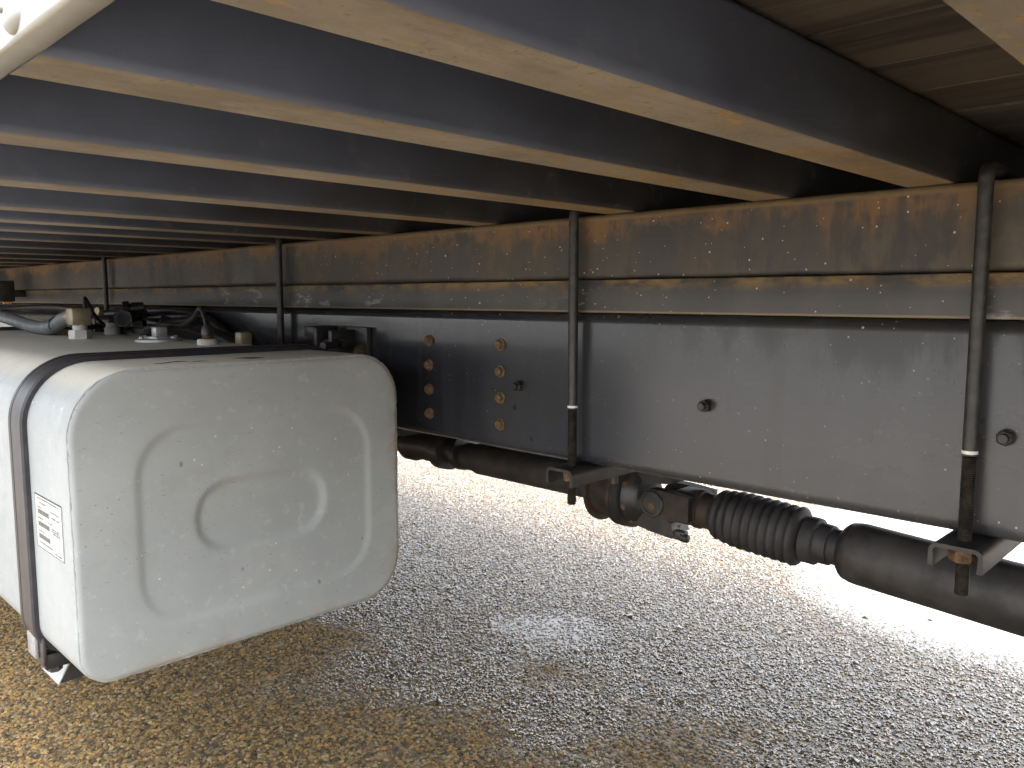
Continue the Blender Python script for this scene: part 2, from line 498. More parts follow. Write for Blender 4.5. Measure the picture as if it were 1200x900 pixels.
def gravel(name, poly, density, smin, smax, zc, label, seed):
    me = bpy.data.meshes.new(name)
    # the chip shapes travel inside this mesh: no helper objects are needed
    bm = bmesh.new()
    vs = [bm.verts.new((x, y, zc)) for x, y in poly]
    bm.faces.new(vs); bm.to_mesh(me); bm.free()
    o = bpy.data.objects.new(name, me); C.objects.link(o)
    tag(o, label, 'gravel', kind='stuff')
    g = bpy.data.node_groups.new(name, 'GeometryNodeTree')
    g.interface.new_socket('Geometry', in_out='INPUT', socket_type='NodeSocketGeometry')
    g.interface.new_socket('Geometry', in_out='OUTPUT', socket_type='NodeSocketGeometry')
    N = g.nodes.new; L = g.links.new
    gi, go = N('NodeGroupInput'), N('NodeGroupOutput')
    dp = N('GeometryNodeDistributePointsOnFaces'); dp.distribute_method = 'RANDOM'
    dp.inputs['Density'].default_value = density; dp.inputs['Seed'].default_value = seed
    ip = N('GeometryNodeInstanceOnPoints')
    join = N('GeometryNodeGeometryToInstance')
    for k in range(5):
        ico = N('GeometryNodeMeshIcoSphere'); ico.inputs['Subdivisions'].default_value = 2; ico.inputs['Radius'].default_value = 1
        sp = N('GeometryNodeSetPosition')
        pos = N('GeometryNodeInputPosition')
        nz = N('ShaderNodeTexNoise'); nz.noise_dimensions = '4D'
        nz.inputs['W'].default_value = k * 7.3; nz.inputs['Scale'].default_value = .9; nz.inputs['Detail'].default_value = 1.0
        L(pos.outputs[0], nz.inputs['Vector'])
        sub = N('ShaderNodeVectorMath'); sub.operation = 'SUBTRACT'; L(nz.outputs['Color'], sub.inputs[0]); sub.inputs[1].default_value = (.5, .5, .5)
        scl = N('ShaderNodeVectorMath'); scl.operation = 'SCALE'; L(sub.outputs[0], scl.inputs[0]); scl.inputs['Scale'].default_value = 1.7
        L(scl.outputs[0], sp.inputs['Offset'])
        L(ico.outputs['Mesh'], sp.inputs['Geometry'])
        tr = N('GeometryNodeTransform'); tr.inputs['Scale'].default_value = (1.2 - .1 * k, .9, .50)
        L(sp.outputs[0], tr.inputs[0])
        sm = N('GeometryNodeSetMaterial'); sm.inputs['Material'].default_value = M['pebble']
        L(tr.outputs[0], sm.inputs[0])
        L(sm.outputs[0], join.inputs[0])
    L(gi.outputs[0], dp.inputs['Mesh'])
    L(dp.outputs['Points'], ip.inputs['Points'])
    L(join.outputs[0], ip.inputs['Instance'])
    ip.inputs['Pick Instance'].default_value = True
    ri = N('FunctionNodeRandomValue'); ri.data_type = 'INT'
    ri.inputs['Min'].default_value = 0 if False else 0
    for s in ri.inputs:
        if s.type == 'INT' and s.name == 'Max': s.default_value = 4
        if s.type == 'INT' and s.name == 'Min': s.default_value = 0
    iout = [s for s in ri.outputs if s.type == 'INT'][0]
    L(iout, ip.inputs['Instance Index'])
    rv = N('FunctionNodeRandomValue'); rv.data_type = 'FLOAT_VECTOR'
    rv.inputs[0].default_value = (-.2, -.2, 0); rv.inputs[1].default_value = (.2, .2, 6.283)
    L(rv.outputs[0], ip.inputs['Rotation'])
    rs = N('FunctionNodeRandomValue'); rs.data_type = 'FLOAT'
    fl = [s for s in rs.inputs if s.type == 'VALUE']
    fl[0].default_value = smin; fl[1].default_value = smax
    fo = [s for s in rs.outputs if s.type == 'VALUE'][0]
    L(fo, ip.inputs['Scale'])
    L(ip.outputs[0], go.inputs[0])
    md = o.modifiers.new('gravel', 'NODES'); md.node_group = g
    return o
gravel('gravel', [(-.05, 1.4), (.9, .4), (1.7, .0), (3.9, .2), (4.6, 1.4), (3.9, 4.3), (.45, 4.2)], 17000, .0025, .0061, .0005, 'loose wet tan and brown gravel chips bedded in the ground', 3)

gravel('large_gravel', [(.25, 1.3), (1.1, .6), (1.8, .15), (3.6, .3), (4.2, 1.5), (3.6, 3.9), (.85, 3.6)], 38, .006, .0115, .002, 'scattered larger stones lying loose on the gravel', 8)

def blob_sheet(name, pts, z, zedge, power, label):
    """thin water lens: level in the middle, sinking between the chips towards its shore"""
    bm = bmesh.new()
    cx = sum(p[0] for p in pts) / len(pts); cy = sum(p[1] for p in pts) / len(pts)
    K = 10; rings = []
    for k in range(1, K + 1):
        f = k / K
        rings.append([bm.verts.new((cx + (x - cx) * f, cy + (y - cy) * f, z + (zedge - z) * f ** power)) for x, y in pts])
    n = len(pts)
    bm.faces.new(rings[0])
    for A, B in zip(rings, rings[1:]):
        for i in range(n): bm.faces.new((A[i], A[(i + 1) % n], B[(i + 1) % n], B[i]))
    return tag(mesh_obj(name, bm, 'water', None, 80), label, kind='structure')
def wobble(cx, cy, rx, ry, rot, n, amp, seed):
    r = random.Random(seed); ph = [r.uniform(0, 6.28) for _ in range(5)]
    out = []
    for i in range(n):
        t = 2 * math.pi * i / n
        k = 1 + amp * sum(math.sin((j + 2) * t + ph[j]) / (j + 1.5) for j in range(5))
        x, y = rx * k * math.cos(t), ry * k * math.sin(t)
        out.append((cx + x * math.cos(rot) - y * math.sin(rot), cy + x * math.sin(rot) + y * math.cos(rot)))
    return out
blob_sheet('puddle', wobble(3.60, .70, 1.25, 1.15, .3, 90, .09, 4), .0072, -.003, 3, 'shallow bright puddle beneath the driveshaft tube')
blob_sheet('puddle', wobble(1.80, 1.60, .26, .36, .2, 60, .14, 9), .0014, -.003, 2, 'small shallow wet patch with gravel poking through')

# ------------------------------------------------------------------ chassis frame
RB = 1.060                                 # outer face of the near rail
ZR0, ZR1 = H - .285, H - .0265
YA, YB = -4.0, 4.6
chassis = thing('chassis_frame', 'black steel truck chassis frame of two long channel rails', 'chassis', (RB + .385, 0, ZR0))
def channel(x, z0, z1, depth, th, r, s):
    """C outline in (x,z); web's outer face at x, flanges towards s"""
    o = arc(x + s * r, z0 + r, r, 270, 180, 6) + arc(x + s * r, z1 - r, r, 180, 90, 6) if s > 0 else arc(x - r, z0 + r, r, -90, 0, 6) + arc(x - r, z1 - r, r, 0, 90, 6)
    o += [(x + s * depth, z1), (x + s * depth, z1 - th), (x + s * th, z1 - th), (x + s * th, z0 + th), (x + s * depth, z0 + th), (x + s * depth, z0)]
    return o
bm = bmesh.new(); prism(bm, channel(RB, ZR0, ZR1, .08, .008, .018, 1), 'y', YA, YB)
rail = mesh_obj('chassis_rail', bm, 'rail', chassis)
bm = bmesh.new(); prism(bm, channel(RB + .77, ZR0, ZR1, .08, .008, .013, -1), 'y', YA, YB)
mesh_obj('chassis_rail', bm, 'rail', chassis)
for y in (-2.2, -.55, 2.3, 3.9):
    bm = bmesh.new(); prism(bm, [(y - .04, ZR0 + .05), (y + .04, ZR0 + .05), (y + .04, ZR0 + .058), (y - .032, ZR0 + .058), (y - .032, ZR1 - .058), (y + .04, ZR1 - .058), (y + .04, ZR1 - .05), (y - .04, ZR1 - .05)], 'x', RB + .009, RB + .761)
    mesh_obj('frame_crossmember', bm, 'black', chassis)
def rivet_mesh():
    bm = bmesh.new()
    lathe(bm, (0, 0, 0), (-1, 0, 0), [(-.002, .0115), (.0022, .0115), (.0030, .0105), (.0032, .0095)], 18)
    lathe(bm, (-.003, 0, 0), (-1, 0, 0), [(0, .0090), (.0045, .0088), (.0068, .0075), (.0074, .004)], 6)
    return bm
o0 = mesh_obj('bolt_head', rivet_mesh(), 'rust', rail, 30)
o0.location = (RB, 1.278, H - .088)
for y in (1.278, 1.071):
    for k in range(4):
        if y == 1.278 and k == 0: continue
        o = link('bolt_head', o0.data, rail)
        o.location = (RB, y, H - .088 - .0498 * k); o.rotation_euler = (random.uniform(0, 6), 0, 0)
bm = bmesh.new()
lathe(bm, (0, 0, 0), (-1, 0, 0), [(-.002, .0100), (.0015, .0100), (.002, .0095)], 16)
lathe(bm, (0, 0, 0), (-1, 0, 0), [(.0015, .0095), (.011, .0095), (.0125, .008)], 6)
lathe(bm, (0, 0, 0), (-1, 0, 0), [(.010, .006), (.018, .006), (.019, .005)], 12)
n0 = mesh_obj('hex_nut', bm, 'rubber', rail, 30)
n0.location = (RB, 1.020, H - .161)
for y in (.634, .241):
    o = link('hex_nut', n0.data, rail); o.location = (RB, y, H - .161); o.rotation_euler = (.4 + y, 0, 0)

# ------------------------------------------------------------------ cargo body: bearers, packers, crossmembers, floor, sides
XS0 = .131                                 # outer face of the near side rail
XS1 = 2 * (RB + .385) - XS0
ZB0, ZB1 = H + .0285, H + .134
body = thing('cargo_body', 'white truck cargo body seen from below with rusty steel crossmembers', 'truck body', (RB + .385, 0, ZR1))
for x, s in ((RB, 1), (RB + .77, -1)):
    bm = bmesh.new(); prism(bm, channel(x, ZB0, ZB1, .085, .007, .011, s), 'y', YA, YB)
    mesh_obj('body_bearer', bm, 'bearer', body)
    bm = bmesh.new(); box(bm, min(x - s * .004, x + s * .08), max(x - s * .004, x + s * .08), YA, YB, ZR1 + .0006, ZB0 - .0006, .0025)
    mesh_obj('packing_rail', bm, 'packer', body)
far_edges = [-2.1, -1.82, -1.55, -1.27, -1.0, -.72, -.42, -.13, .13, .367, .573, .832, 1.145, 1.46, 1.70, 1.93, 2.22, 2.56, 2.92, 3.30, 3.68, 4.05]
ZC1 = ZB1 + .079
def crossmember(y1):
    bm = bmesh.new()
    th = .005; y0 = y1 - .057; r = .008        # folded channel: web on the rear side, flanges pointing forward
    pts = [(y1, ZB1), (y1, ZB1 + th), (y0 + th, ZB1 + th), (y0 + th, ZC1 - th), (y1, ZC1 - th), (y1, ZC1)] + arc(y0 + r, ZC1 - r, r, 90, 180, 5) + arc(y0 + r, ZB1 + r, r, 180, 270, 6)
    fs = prism(bm, pts, 'x', XS0 + .0185, XS1 - .0185)
    for f in bm.faces:
        f.normal_update()
    bmesh.ops.recalc_face_normals(bm, faces=bm.faces[:])
    for f in bm.faces:
        c = f.calc_center_median()
        f.material_index = 1 if c.z < ZB1 + .0045 and f.normal.z < -.8 else 0
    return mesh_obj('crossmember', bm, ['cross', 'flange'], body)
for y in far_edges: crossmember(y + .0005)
nb = 20
bw_ = (XS1 - XS0 - .042) / nb
for i in range(nb):
    x0 = XS0 + .021 + i * bw_
    bm = bmesh.new(); box(bm, x0 + .001, x0 + bw_ - .001, YA, YB, ZC1 + .001 + random.uniform(0, .002), ZC1 + .029, .0025, 1)
    mesh_obj('floor_board', bm, 'wood', body)
boxo('light_seal_sheet', (XS0 + .020, XS1 - .020, YA, YB - .031, ZC1 + .0295, ZC1 + .036), 'cross', body, .001)  # extra sheet added to stop light leaking between the floor boards
for x, s in ((XS0, 1), (XS1, -1)):
    # side rail: rolled lower lip, flat white outer face
    bm = bmesh.new()
    prof = [(0, .16), (0, .0025), (.0008, .0008), (.003, 0), (.009, .0), (.0155, .0), (.0175, .0012), (.018, .16)]
    ny = 170
    rings = []
    rr = random.Random(5)
    for j in range(ny + 1):
        y = YA + (YB - YA) * j / ny
        dz = rr.uniform(-.0012, .0012)
        rings.append([bm.verts.new((x + s * (px + (rr.uniform(-.0007, .0007) if pz < .006 else 0)), y, ZB1 - .001 + pz + (dz * .6 if pz < .006 else 0))) for px, pz in prof])
    n = len(prof)
    for A, B in zip(rings, rings[1:]):
        for k in range(n): bm.faces.new((A[k], A[(k + 1) % n], B[(k + 1) % n], B[k]))
    bm.faces.new(rings[0]); bm.faces.new(rings[-1][::-1])
    sr = mesh_obj('side_rail', bm, 'white', body, 50)
    if s > 0:
        bm = bmesh.new()
        lathe(bm, (0, 0, 0), (-1, 0, 0), [(-.001, .0125), (.001, .0125), (.0028, .0112), (.0046, .0085), (.0052, .0045)], 24)
        lathe(bm, (-.005, 0, 0), (-1, 0, 0), [(0, .0032), (.0022, .003), (.0028, .002)], 12)
        rv0 = mesh_obj('rivet', bm, 'white', sr, 40)
        for j, y in enumerate([-1.9, -1.5, -1.1, -.7, -.3, .095, .49, .89, 1.29, 1.69, 2.09, 2.49, 2.89, 3.29]):
            o = rv0 if j == 0 else link('rivet', rv0.data, sr)
            o.location = (x, y, ZB1 + .0135)
bm = bmesh.new(); box(bm, XS0 + .020, XS1 - .020, YB - .03, YB - .0005, ZC1 + .0305, ZB1 + .75, .003)
mesh_obj('headboard', bm, 'white', body)

# ------------------------------------------------------------------ U-bolt clamps
XR = 1.041
def clamp(y, mark, label):
    t = thing('u_bolt_clamp', label, 'u-bolt', (XR, y, ZR0 - .07), 'u-bolt clamps along the chassis rail')
    rr = .0083
    zt = ZB1 + .0115
    x2 = RB + .085 + .012
    path = [(XR, y, H - mark + .002), (XR, y, H - .05), (XR, y, ZB1 - .03), (XR, y, zt - .014)] + [(XR + .014 - .014 * math.cos(R(q)), y, zt - .014 + .014 * math.sin(R(q))) for q in (25, 50, 70, 90)] + [(x2 - .014, y, zt)] + [(x2 - .014 + .014 * math.sin(R(q)), y, zt - .014 + .014 * math.cos(R(q))) for q in (30, 60, 90)] + [(x2, y, ZB1 - .06), (x2, y, ZR0 - .05)]
    bm = bmesh.new(); tube(bm, path, rr, 14)
    mesh_obj('rod', bm, 'rod', t, 50)
    bm = bmesh.new()
    z0, z1 = H - .353, H - mark
    k = int((z1 - z0) / .0022)
    prof = []
    for i in range(k):
        s = z0 + (z1 - z0) * i / k
        prof += [(s - z0, rr - .0002), (s - z0 + .0011, rr - .0014)]
    prof = [(0, rr - .003)] + prof[1:] + [(z1 - z0, rr)]
    lathe(bm, (XR, y, z0), (0, 0, 1), prof, 14)
    mesh_obj('thread', bm, 'thread', t, 20)
    bm = bmesh.new(); lathe(bm, (XR, y, H - mark + .004), (0, 0, 1), [(0, rr + .0005), (.004, rr + .0005)], 14)
    mesh_obj('paint_mark', bm, 'paint', t, 30)
    # clamp plate: short inverted channel lying across the rail
    zt = ZR0 - .0008; th = .006; hw = .029; d = .028; r = .010
    pts = [(y - hw, zt - d), (y - hw, zt - r)] + arc(y - hw + r, zt - r, r, 180, 90, 5)[1:] + arc(y + hw - r, zt - r, r, 90, 0, 5) + [(y + hw, zt - d), (y + hw - th, zt - d)] + arc(y + hw - r, zt - r, r - th + .001, 0, 90, 4) + arc(y - hw + r, zt - r, r - th + .001, 90, 180, 4) + [(y - hw + th, zt - d)]
    bm = bmesh.new(); prism(bm, pts, 'x', XR - .034, RB + .135)
    mesh_obj('clamp_plate', bm, 'plate', t, 30)
    for x in (XR, x2):
        bm = bmesh.new(); hexo(bm, (x, y, zt - th), (0, 0, -1), .029, .019)
        mesh_obj('nut', bm, 'rustnut', t, 30)
    return t
clamp(.2735, .186, 'black threaded u-bolt clamp crossing the rail above the driveshaft tube')
clamp(.880, .190, 'black u-bolt clamp beside the flanged driveshaft joint')
clamp(1.831, .18, 'black u-bolt rod rising behind the tank strap bracket')
clamp(3.016, .18, 'dark u-bolt rod rising behind the tank between hose elbow and pipe cluster')

# ------------------------------------------------------------------ fuel tank
TX0, TX1 = .365, .952
TZ0, TZ1 = H - .577, H - .105
TY0, TY1 = 1.243, 3.10
tank = thing('fuel_tank', 'dull aluminium fuel tank with pressed end panel hung on the chassis rail', 'fuel tank', ((TX0 + TX1) / 2, TY0 + .2, TZ0))
def rrect(x0, x1, z0, z1, rad, n=12):
    """rad: tl, tr, br, bl radii (x left = outer)"""
    tl, tr, br, bl = rad
    return (arc(x0 + tl, z1 - tl, tl, 180, 90, n) + arc(x1 - tr, z1 - tr, tr, 90, 0, n) + arc(x1 - br, z0 + br, br, 0, -90, n) + arc(x0 + bl, z0 + bl, bl, -90, -180, n))
RAD = (.10, .085, .085, .052)
def off(d): return rrect(TX0 + d, TX1 - d, TZ0 + d, TZ1 - d, tuple(max(q - d, .004) for q in RAD))
def loft(bm, loops, cap0=True, cap1=True):
    rings = [[bm.verts.new((p[0], y, p[1])) for p in l] for l, y in loops]
    n = len(rings[0])
    for A, B in zip(rings, rings[1:]):
        for k in range(n): bm.faces.new((A[k], A[(k + 1) % n], B[(k + 1) % n], B[k]))
    if cap0: bm.faces.new(rings[0])
    if cap1: bm.faces.new(rings[-1][::-1])
fr = .011
loops = []
def fillet(y, sgn):
    out = []
    for i in range(8):
        t = R(90 * i / 7)
        out.append((off(fr * (1 - math.sin(t))), y + sgn * fr * (1 - math.cos(t))))
    return out
def panel(x0, x1, z0, z1, r, d): return rrect(x0 + d, x1 - d, z0 + d, z1 - d, (max(r - d, .004),) * 4)
P1 = (.452, .888, H - .520, H - .193, .085)
P2 = (.543, .794, H - .424, H - .290, .0655)
seq = []
def step(P, y0, depth, width):
    out = [(panel(*P, -.006), y0)]
    for i in range(7):
        t = i / 6
        out.append((panel(*P, width * t), y0 + depth * (.5 - .5 * math.cos(math.pi * t))))
    out.append((panel(*P, width + .006), y0 + depth))
    return out
face = [(l, y) for l, y in [(off(fr + .004), TY0)]] + step(P1, TY0, .0036, .018) + step(P2, TY0 + .0036, .0062, .019)
face = face[::-1]
d_end = P2[:]
face = [(panel(*P2, .045), TY0 + .0098)] + face
loops = face + [(off(fr * (1 - math.sin(R(90 * i / 7)))), TY0 + fr * (1 - math.cos(R(90 * i / 7)))) for i in range(8)]
# fillet above runs from face (offset fr) to wall (offset 0)
loops += [(off(0), TY0 + .05), (off(0), TY1 - fr)] + [(off(fr * (1 - math.cos(R(90 * i / 5)))), TY1 - fr + fr * math.sin(R(90 * i / 5))) for i in range(1, 6)]
bm = bmesh.new(); loft(bm, loops)
shell = mesh_obj('tank_shell', bm, 'tank', tank, 60)
# weld bead round the end cap
bm = bmesh.new()
rw = random.Random(11)
ring = rrect(TX0 + .0026, TX1 - .0026, TZ0 + .0026, TZ1 - .0026, tuple(q - .0026 for q in RAD), 26)
dense = []
for i in range(len(ring)):
    a, b = Vector(ring[i]), Vector(ring[(i + 1) % len(ring)])
    k = max(1, int((b - a).length / .006))
    dense += [a.lerp(b, j / k) for j in range(k)]
dense.append(dense[0])
tube(bm, [(p.x, TY0 + fr * .45 + rw.uniform(-.0007, .0007), p.y) for p in dense], [.0016 + rw.uniform(-.0004, .0005) for _ in dense], 6)
mesh_obj('weld_bead', bm, 'tank', shell, 60)
def strap(name, y0, prof, mat, parent, lift):
    """prof: (y offset, height above the shell) closed outline, swept round the tank section"""
    bm = bmesh.new()
    path = rrect(TX0 - lift, TX1 + lift, TZ0 - lift, TZ1 + lift, tuple(q + lift for q in RAD), 14)
    n = len(path); rings = []
    for i in range(n):
        a, b = Vector(path[i - 1]), Vector(path[(i + 1) % n])
        t = (b - a).normalized(); nr = Vector((-t.y, t.x))
        rings.append([bm.verts.new((path[i][0] + nr.x * h, y0 + py, path[i][1] + nr.y * h)) for py, h in prof])
    m = len(prof)
    for i in range(n):
        A, B = rings[i], rings[(i + 1) % n]
        for k in range(m): bm.faces.new((A[k], A[(k + 1) % m], B[(k + 1) % m], B[k]))
    return mesh_obj(name, bm, mat, parent, 40)
for y in (1.428, 2.93):
    lin = [(0, 0), (0, .006), (.002, .007), (.022, .007), (.024, .0045), (.046, .0045), (.047, .0085), (.058, .0085), (.060, .007), (.060, 0)]
    sl_ = strap('tank_strap', y + .012, [(.016, .0035), (.0165, .0065), (.022, .0075), (.033, .0062), (.044, .0075), (.049, .0065), (.0495, .0035)], 'strap', tank, .001)
    strap('rubber_liner', y, [(0, 0), (0, .0065), (.003, .0095), (.024, .0100), (.027, .006), (.031, .0035), (.058, .0035), (.060, .0085), (.067, .0095), (.071, .0075), (.072, 0)], 'strapdark', sl_, .0004)
# carrying arms under the tank, with pale cut ends, and hook plates on the rail
for y in (1.475, 2.93):
    bm = bmesh.new()
    z1 = TZ0 - .012; z0 = TZ0 - .078
    prism(bm, [(.402, z0), (RB - .03, z0), (RB - .03, z1), (.442, z1)], 'y', y, y + .085)
    arm = mesh_obj('support_arm', bm, 'black', tank)
    bm = bmesh.new()
    dx = -.006
    prism(bm, [(.4000, z0 - .001), (.4000 + dx * .2, z0 - .001), (.4395 + dx, z1), (.4395, z1)], 'y', y - .002, y + .087)
    mesh_obj('end_cap', bm, 'galv', arm)
    bm = bmesh.new(); box(bm, RB - .03, RB - .0015, y - .005, y + .09, z0 + .001, H - .145, .003)
    mesh_obj('hanger_plate', bm, 'black', tank)
    # strap tensioner at the lower outer edge
    bm = bmesh.new(); box(bm, .372, .412, y - .035, y - .005, TZ0 - .034, TZ0 - .008, .003)
    box(bm, .366, .372, y - .05, y + .02, TZ0 - .02, TZ0 + .028, .002)
    tn = mesh_obj('strap_tensioner', bm, 'black', tank)
    bm = bmesh.new(); lathe(bm, (.390, y - .02, TZ0 - .03), (0, 0, -1), [(0, .012), (.012, .012), (.014, .009)], 6)
    mesh_obj('nut', bm, 'black', tn)
    bm = bmesh.new(); box(bm, .3605, .3655, y - .03, y + .012, TZ0 - .012, TZ0 + .026, .001)
    mesh_obj('tab', bm, 'dullzinc', tn)
    # clevis on the rail that holds the strap's inner end
    bm = bmesh.new()
    box(bm, RB - .014, RB - .0012, y + .0, y + .175, H - .135, H - .066, .002)
    box(bm, RB - .075, RB - .0145, y + .045, y + .060, H - .128, H - .072, .003)
    box(bm, RB - .075, RB - .0145, y + .105, y + .120, H - .128, H - .068, .003)
    box(bm, RB - .070, RB - .0145, y + .1205, y + .165, H - .090, H - .066, .003)
    cl = mesh_obj('strap_clevis', bm, 'black', tank)
    bm = bmesh.new(); lathe(bm, (RB - .050, y + .045, H - .101), (0, -1, 0), [(0, .0135), (.004, .0135), (.005, .012)], 16); hexo(bm, (RB - .05, y + .0405, H - .101), (0, -1, 0), .019, .009)
    mesh_obj('bolt', bm, 'rustdark', cl)
    bm = bmesh.new(); lathe(bm, (RB - .014, y + .022, H - .118), (-1, 0, 0), [(0, .0135), (.003, .0135), (.004, .012)], 16); hexo(bm, (RB - .017, y + .022, H - .118), (-1, 0, 0), .020, .012)
    mesh_obj('bolt', bm, 'rust', cl)
    bm = bmesh.new(); lathe(bm, (RB - .014, y + .085, H - .078), (-1, 0, 0), [(0, .012), (.004, .012)], 16); hexo(bm, (RB - .018, y + .085, H - .078), (-1, 0, 0), .018, .010)
    mesh_obj('bolt', bm, 'black', cl)
    bm = bmesh.new(); tube(bm, spline([(TX1 - .03, y - .02, TZ1 + .004), (TX1 + .01, y + .0, TZ1 + .004), (RB - .055, y + .06, H - .100), (RB - .05, y + .12, H - .1)], 5), .008, 8)
    mesh_obj('tee_bolt', bm, 'strap', tank)
# data sticker
sx = TX0 - .0006
bm = bmesh.new(); box(bm, sx - .0004, sx + .0002, 1.279, 1.407, H - .389, H - .304)
st = mesh_obj('data_label', bm, 'paper', shell)
bm = bmesh.new()
def ink(u0, u1, v0, v1):                   # u from the label's left edge (front) to right, v from its top, 0..1
    y0, y1 = 1.407 - u0 * .128, 1.407 - u1 * .128
    z0, z1 = H - .304 - v0 * .085, H - .304 - v1 * .085
    box(bm, sx - .0007, sx - .0004, min(y0, y1), max(y0, y1), min(z0, z1), max(z0, z1))
for u0, u1, v0, v1 in ((0, 1, 0, .012), (0, 1, .988, 1), (0, .008, .0, 1), (.992, 1, 0, 1), (0, 1, .0, .02)): ink(u0, u1, v0, v1)
rr = random.Random(3)
for v in (.27, .50, .73): ink(.1, .52, v, v + .085)
for v, us in ((.05, (.1, .9)), (.13, (.16, .42)), (.2, (.6, .9)), (.22, (.1, .25)), (.3, (.62, .9)), (.42, (.1, .3)), (.42, (.5, .62)), (.5, (.62, .9)), (.54, (.62, .88)), (.58, (.64, .9)), (.66, (.1, .3)), (.88, (.12, .6)), (.93, (.68, .92))):
    u = us[0]
    while u < us[1]:
        d = rr.uniform(.012, .045)
        ink(u, min(u + d, us[1]), v, v + .026); u += d + rr.uniform(.01, .03)
mesh_obj('print', bm, 'ink', shell).parent = st
# fittings on the tank's top
def top_fit(name, x, y, build, mat):
    bm = bmesh.new(); build(bm, x, y, TZ1); return mesh_obj(name, bm, mat, tank, 40)
def f_elbow(bm, x, y, z):
    hexo(bm, (x, y, z - .002), (0, 0, 1), .046, .024); lathe(bm, (x, y, z + .02), (0, 0, 1), [(0, .017), (.016, .017)], 16)
top_fit('union_nut', .70, 2.22, f_elbow, 'whitecap')
top_fit('elbow', .70, 2.225, lambda bm, x, y, z: (box(bm, x - .023, x + .023, y - .024, y + .024, z + .034, z + .078, .005), lathe(bm, (x, y + .02, z + .055), (0, 1, 0), [(0, .02), (.03, .02)], 16)), 'brass')
top_fit('breather_cap', .84, 2.40, lambda bm, x, y, z: lathe(bm, (x, y, z - .002), (0, 0, 1), [(0, .02), (.02, .02), (.024, .016), (.034, .015), (.036, .01)], 20), 'whitecap')
def f_sender(bm, x, y, z):
    lathe(bm, (x, y, z - .004), (0, 0, 1), [(0, .052), (.009, .052), (.012, .048), (.012, .03), (.016, .029)], 28)
    box(bm, x - .012, x + .016, y - .014, y + .014, z + .01, z + .034, .003)
    for q in range(6): lathe(bm, (x + .04 * math.cos(q * 1.047), y + .04 * math.sin(q * 1.047), z + .006), (0, 0, 1), [(0, .006), (.006, .006), (.008, .004)], 8)
top_fit('level_sender', .787, 1.95, f_sender, 'galv')
top_fit('sensor_plug', .807, 1.736, lambda bm, x, y, z: lathe(bm, (x, y, z - .004), (0, 0, 1), [(0, .0225), (.014, .0225), (.017, .020)], 24), 'whitecap')
top_fit('sensor_collar', .807, 1.736, lambda bm, x, y, z: lathe(bm, (x, y, z + .0135), (0, 0, 1), [(0, .011), (.008, .011), (.0085, .009)], 16), 'rust')
top_fit('sensor_connector', .807, 1.736, lambda bm, x, y, z: lathe(bm, (x, y, z + .0225), (0, 0, 1), [(0, .013), (.014, .012), (.022, .008)], 14), 'rubber')
top_fit('pipe_block', .878, 1.71, lambda bm, x, y, z: box(bm, x - .014, x + .014, y - .015, y + .015, z - .004, z + .027, .004), 'brass')
for k in range(7):                         # short scrape marks with raised burrs on the top near the end cap
    y = TY0 + random.uniform(.03, .075); x = .50 + random.random() * .22
    bm = bmesh.new(); tube(bm, [(x, y, TZ1 - .0003), (x + .016, y + random.uniform(-.003, .003), TZ1 + .0006), (x + random.uniform(.025, .04), y + random.uniform(-.005, .005), TZ1 - .0003)], .0008, 5)
    mesh_obj('scrape', bm, 'black', shell)

# ------------------------------------------------------------------ hoses and cables behind and over the tank
def hose(name, label, cat, ctrl, r, mat, group=None):
    bm = bmesh.new(); tube(bm, spline(ctrl, 10), r, 12)
    o = mesh_obj(name, bm, mat, None, 60)
    return tag(o, label, cat, group)
zt = TZ1
hz = hose('fuel_hose', 'thick grey fuel hose running from brass elbow over the tank', 'hose', [(.70, 2.275, zt + .055), (.70, 2.34, zt + .047), (.70, 2.44, zt + .024), (.705, 2.62, zt + .020), (.71, 2.85, zt + .034), (.715, 3.1, zt + .045), (.75, 3.5, zt + .02), (.85, 4.0, zt - .08)], .0185, 'grey')
bm = bmesh.new(); lathe(bm, (.70, 2.40, zt + .033), (0, .95, -.2), [(0, .0205), (.012, .0205)], 16)
mesh_obj('hose_clip', bm, 'rubber', hz)
hose('sensor_cable', 'thin black cable curling from the white sensor plug', 'cable', [(.807, 1.736, zt + .040), (.812, 1.76, zt + .068), (.83, 1.82, zt + .078), (.85, 1.90, zt + .055), (.87, 2.02, zt + .033), (.90, 2.2, zt + .03), (.97, 2.5, zt + .01)], .0055, 'rubber')
hose('sensor_cable', 'thin black cable leaving the round metal level sender', 'cable', [(.80, 1.955, zt + .024), (.83, 2.00, zt + .030), (.88, 2.10, zt + .028), (.93, 2.3, zt + .02), (1.0, 2.6, zt + .02)], .005, 'rubber')
hose('pipe_elbow_hose', 'short black hose bending away from the square brass block', 'hose', [(.893, 1.715, zt + .012), (.91, 1.74, zt + .020), (.94, 1.80, zt + .018), (.985, 1.88, zt - .01), (1.0, 2.0, zt - .05)], .009, 'rubber')
hose('air_line', 'black corrugated air line lying along the rail behind the tank', 'hose', [(1.005, 1.95, zt - .03), (1.00, 2.2, zt + .018), (1.0, 2.5, zt + .026), (1.005, 2.9, zt + .022), (1.0, 3.4, zt + .03), (.98, 4.2, zt + .03)], .016, 'rubber', 'air lines along the rail behind the tank')
hose('air_line', 'black air line looping above the corrugated line behind the tank', 'hose', [(1.02, 2.0, zt - .02), (1.02, 2.25, zt + .055), (1.015, 2.6, zt + .062), (1.02, 3.0, zt + .048), (1.01, 3.5, zt + .066), (1.0, 4.2, zt + .05)], .011, 'rubber', 'air lines along the rail behind the tank')
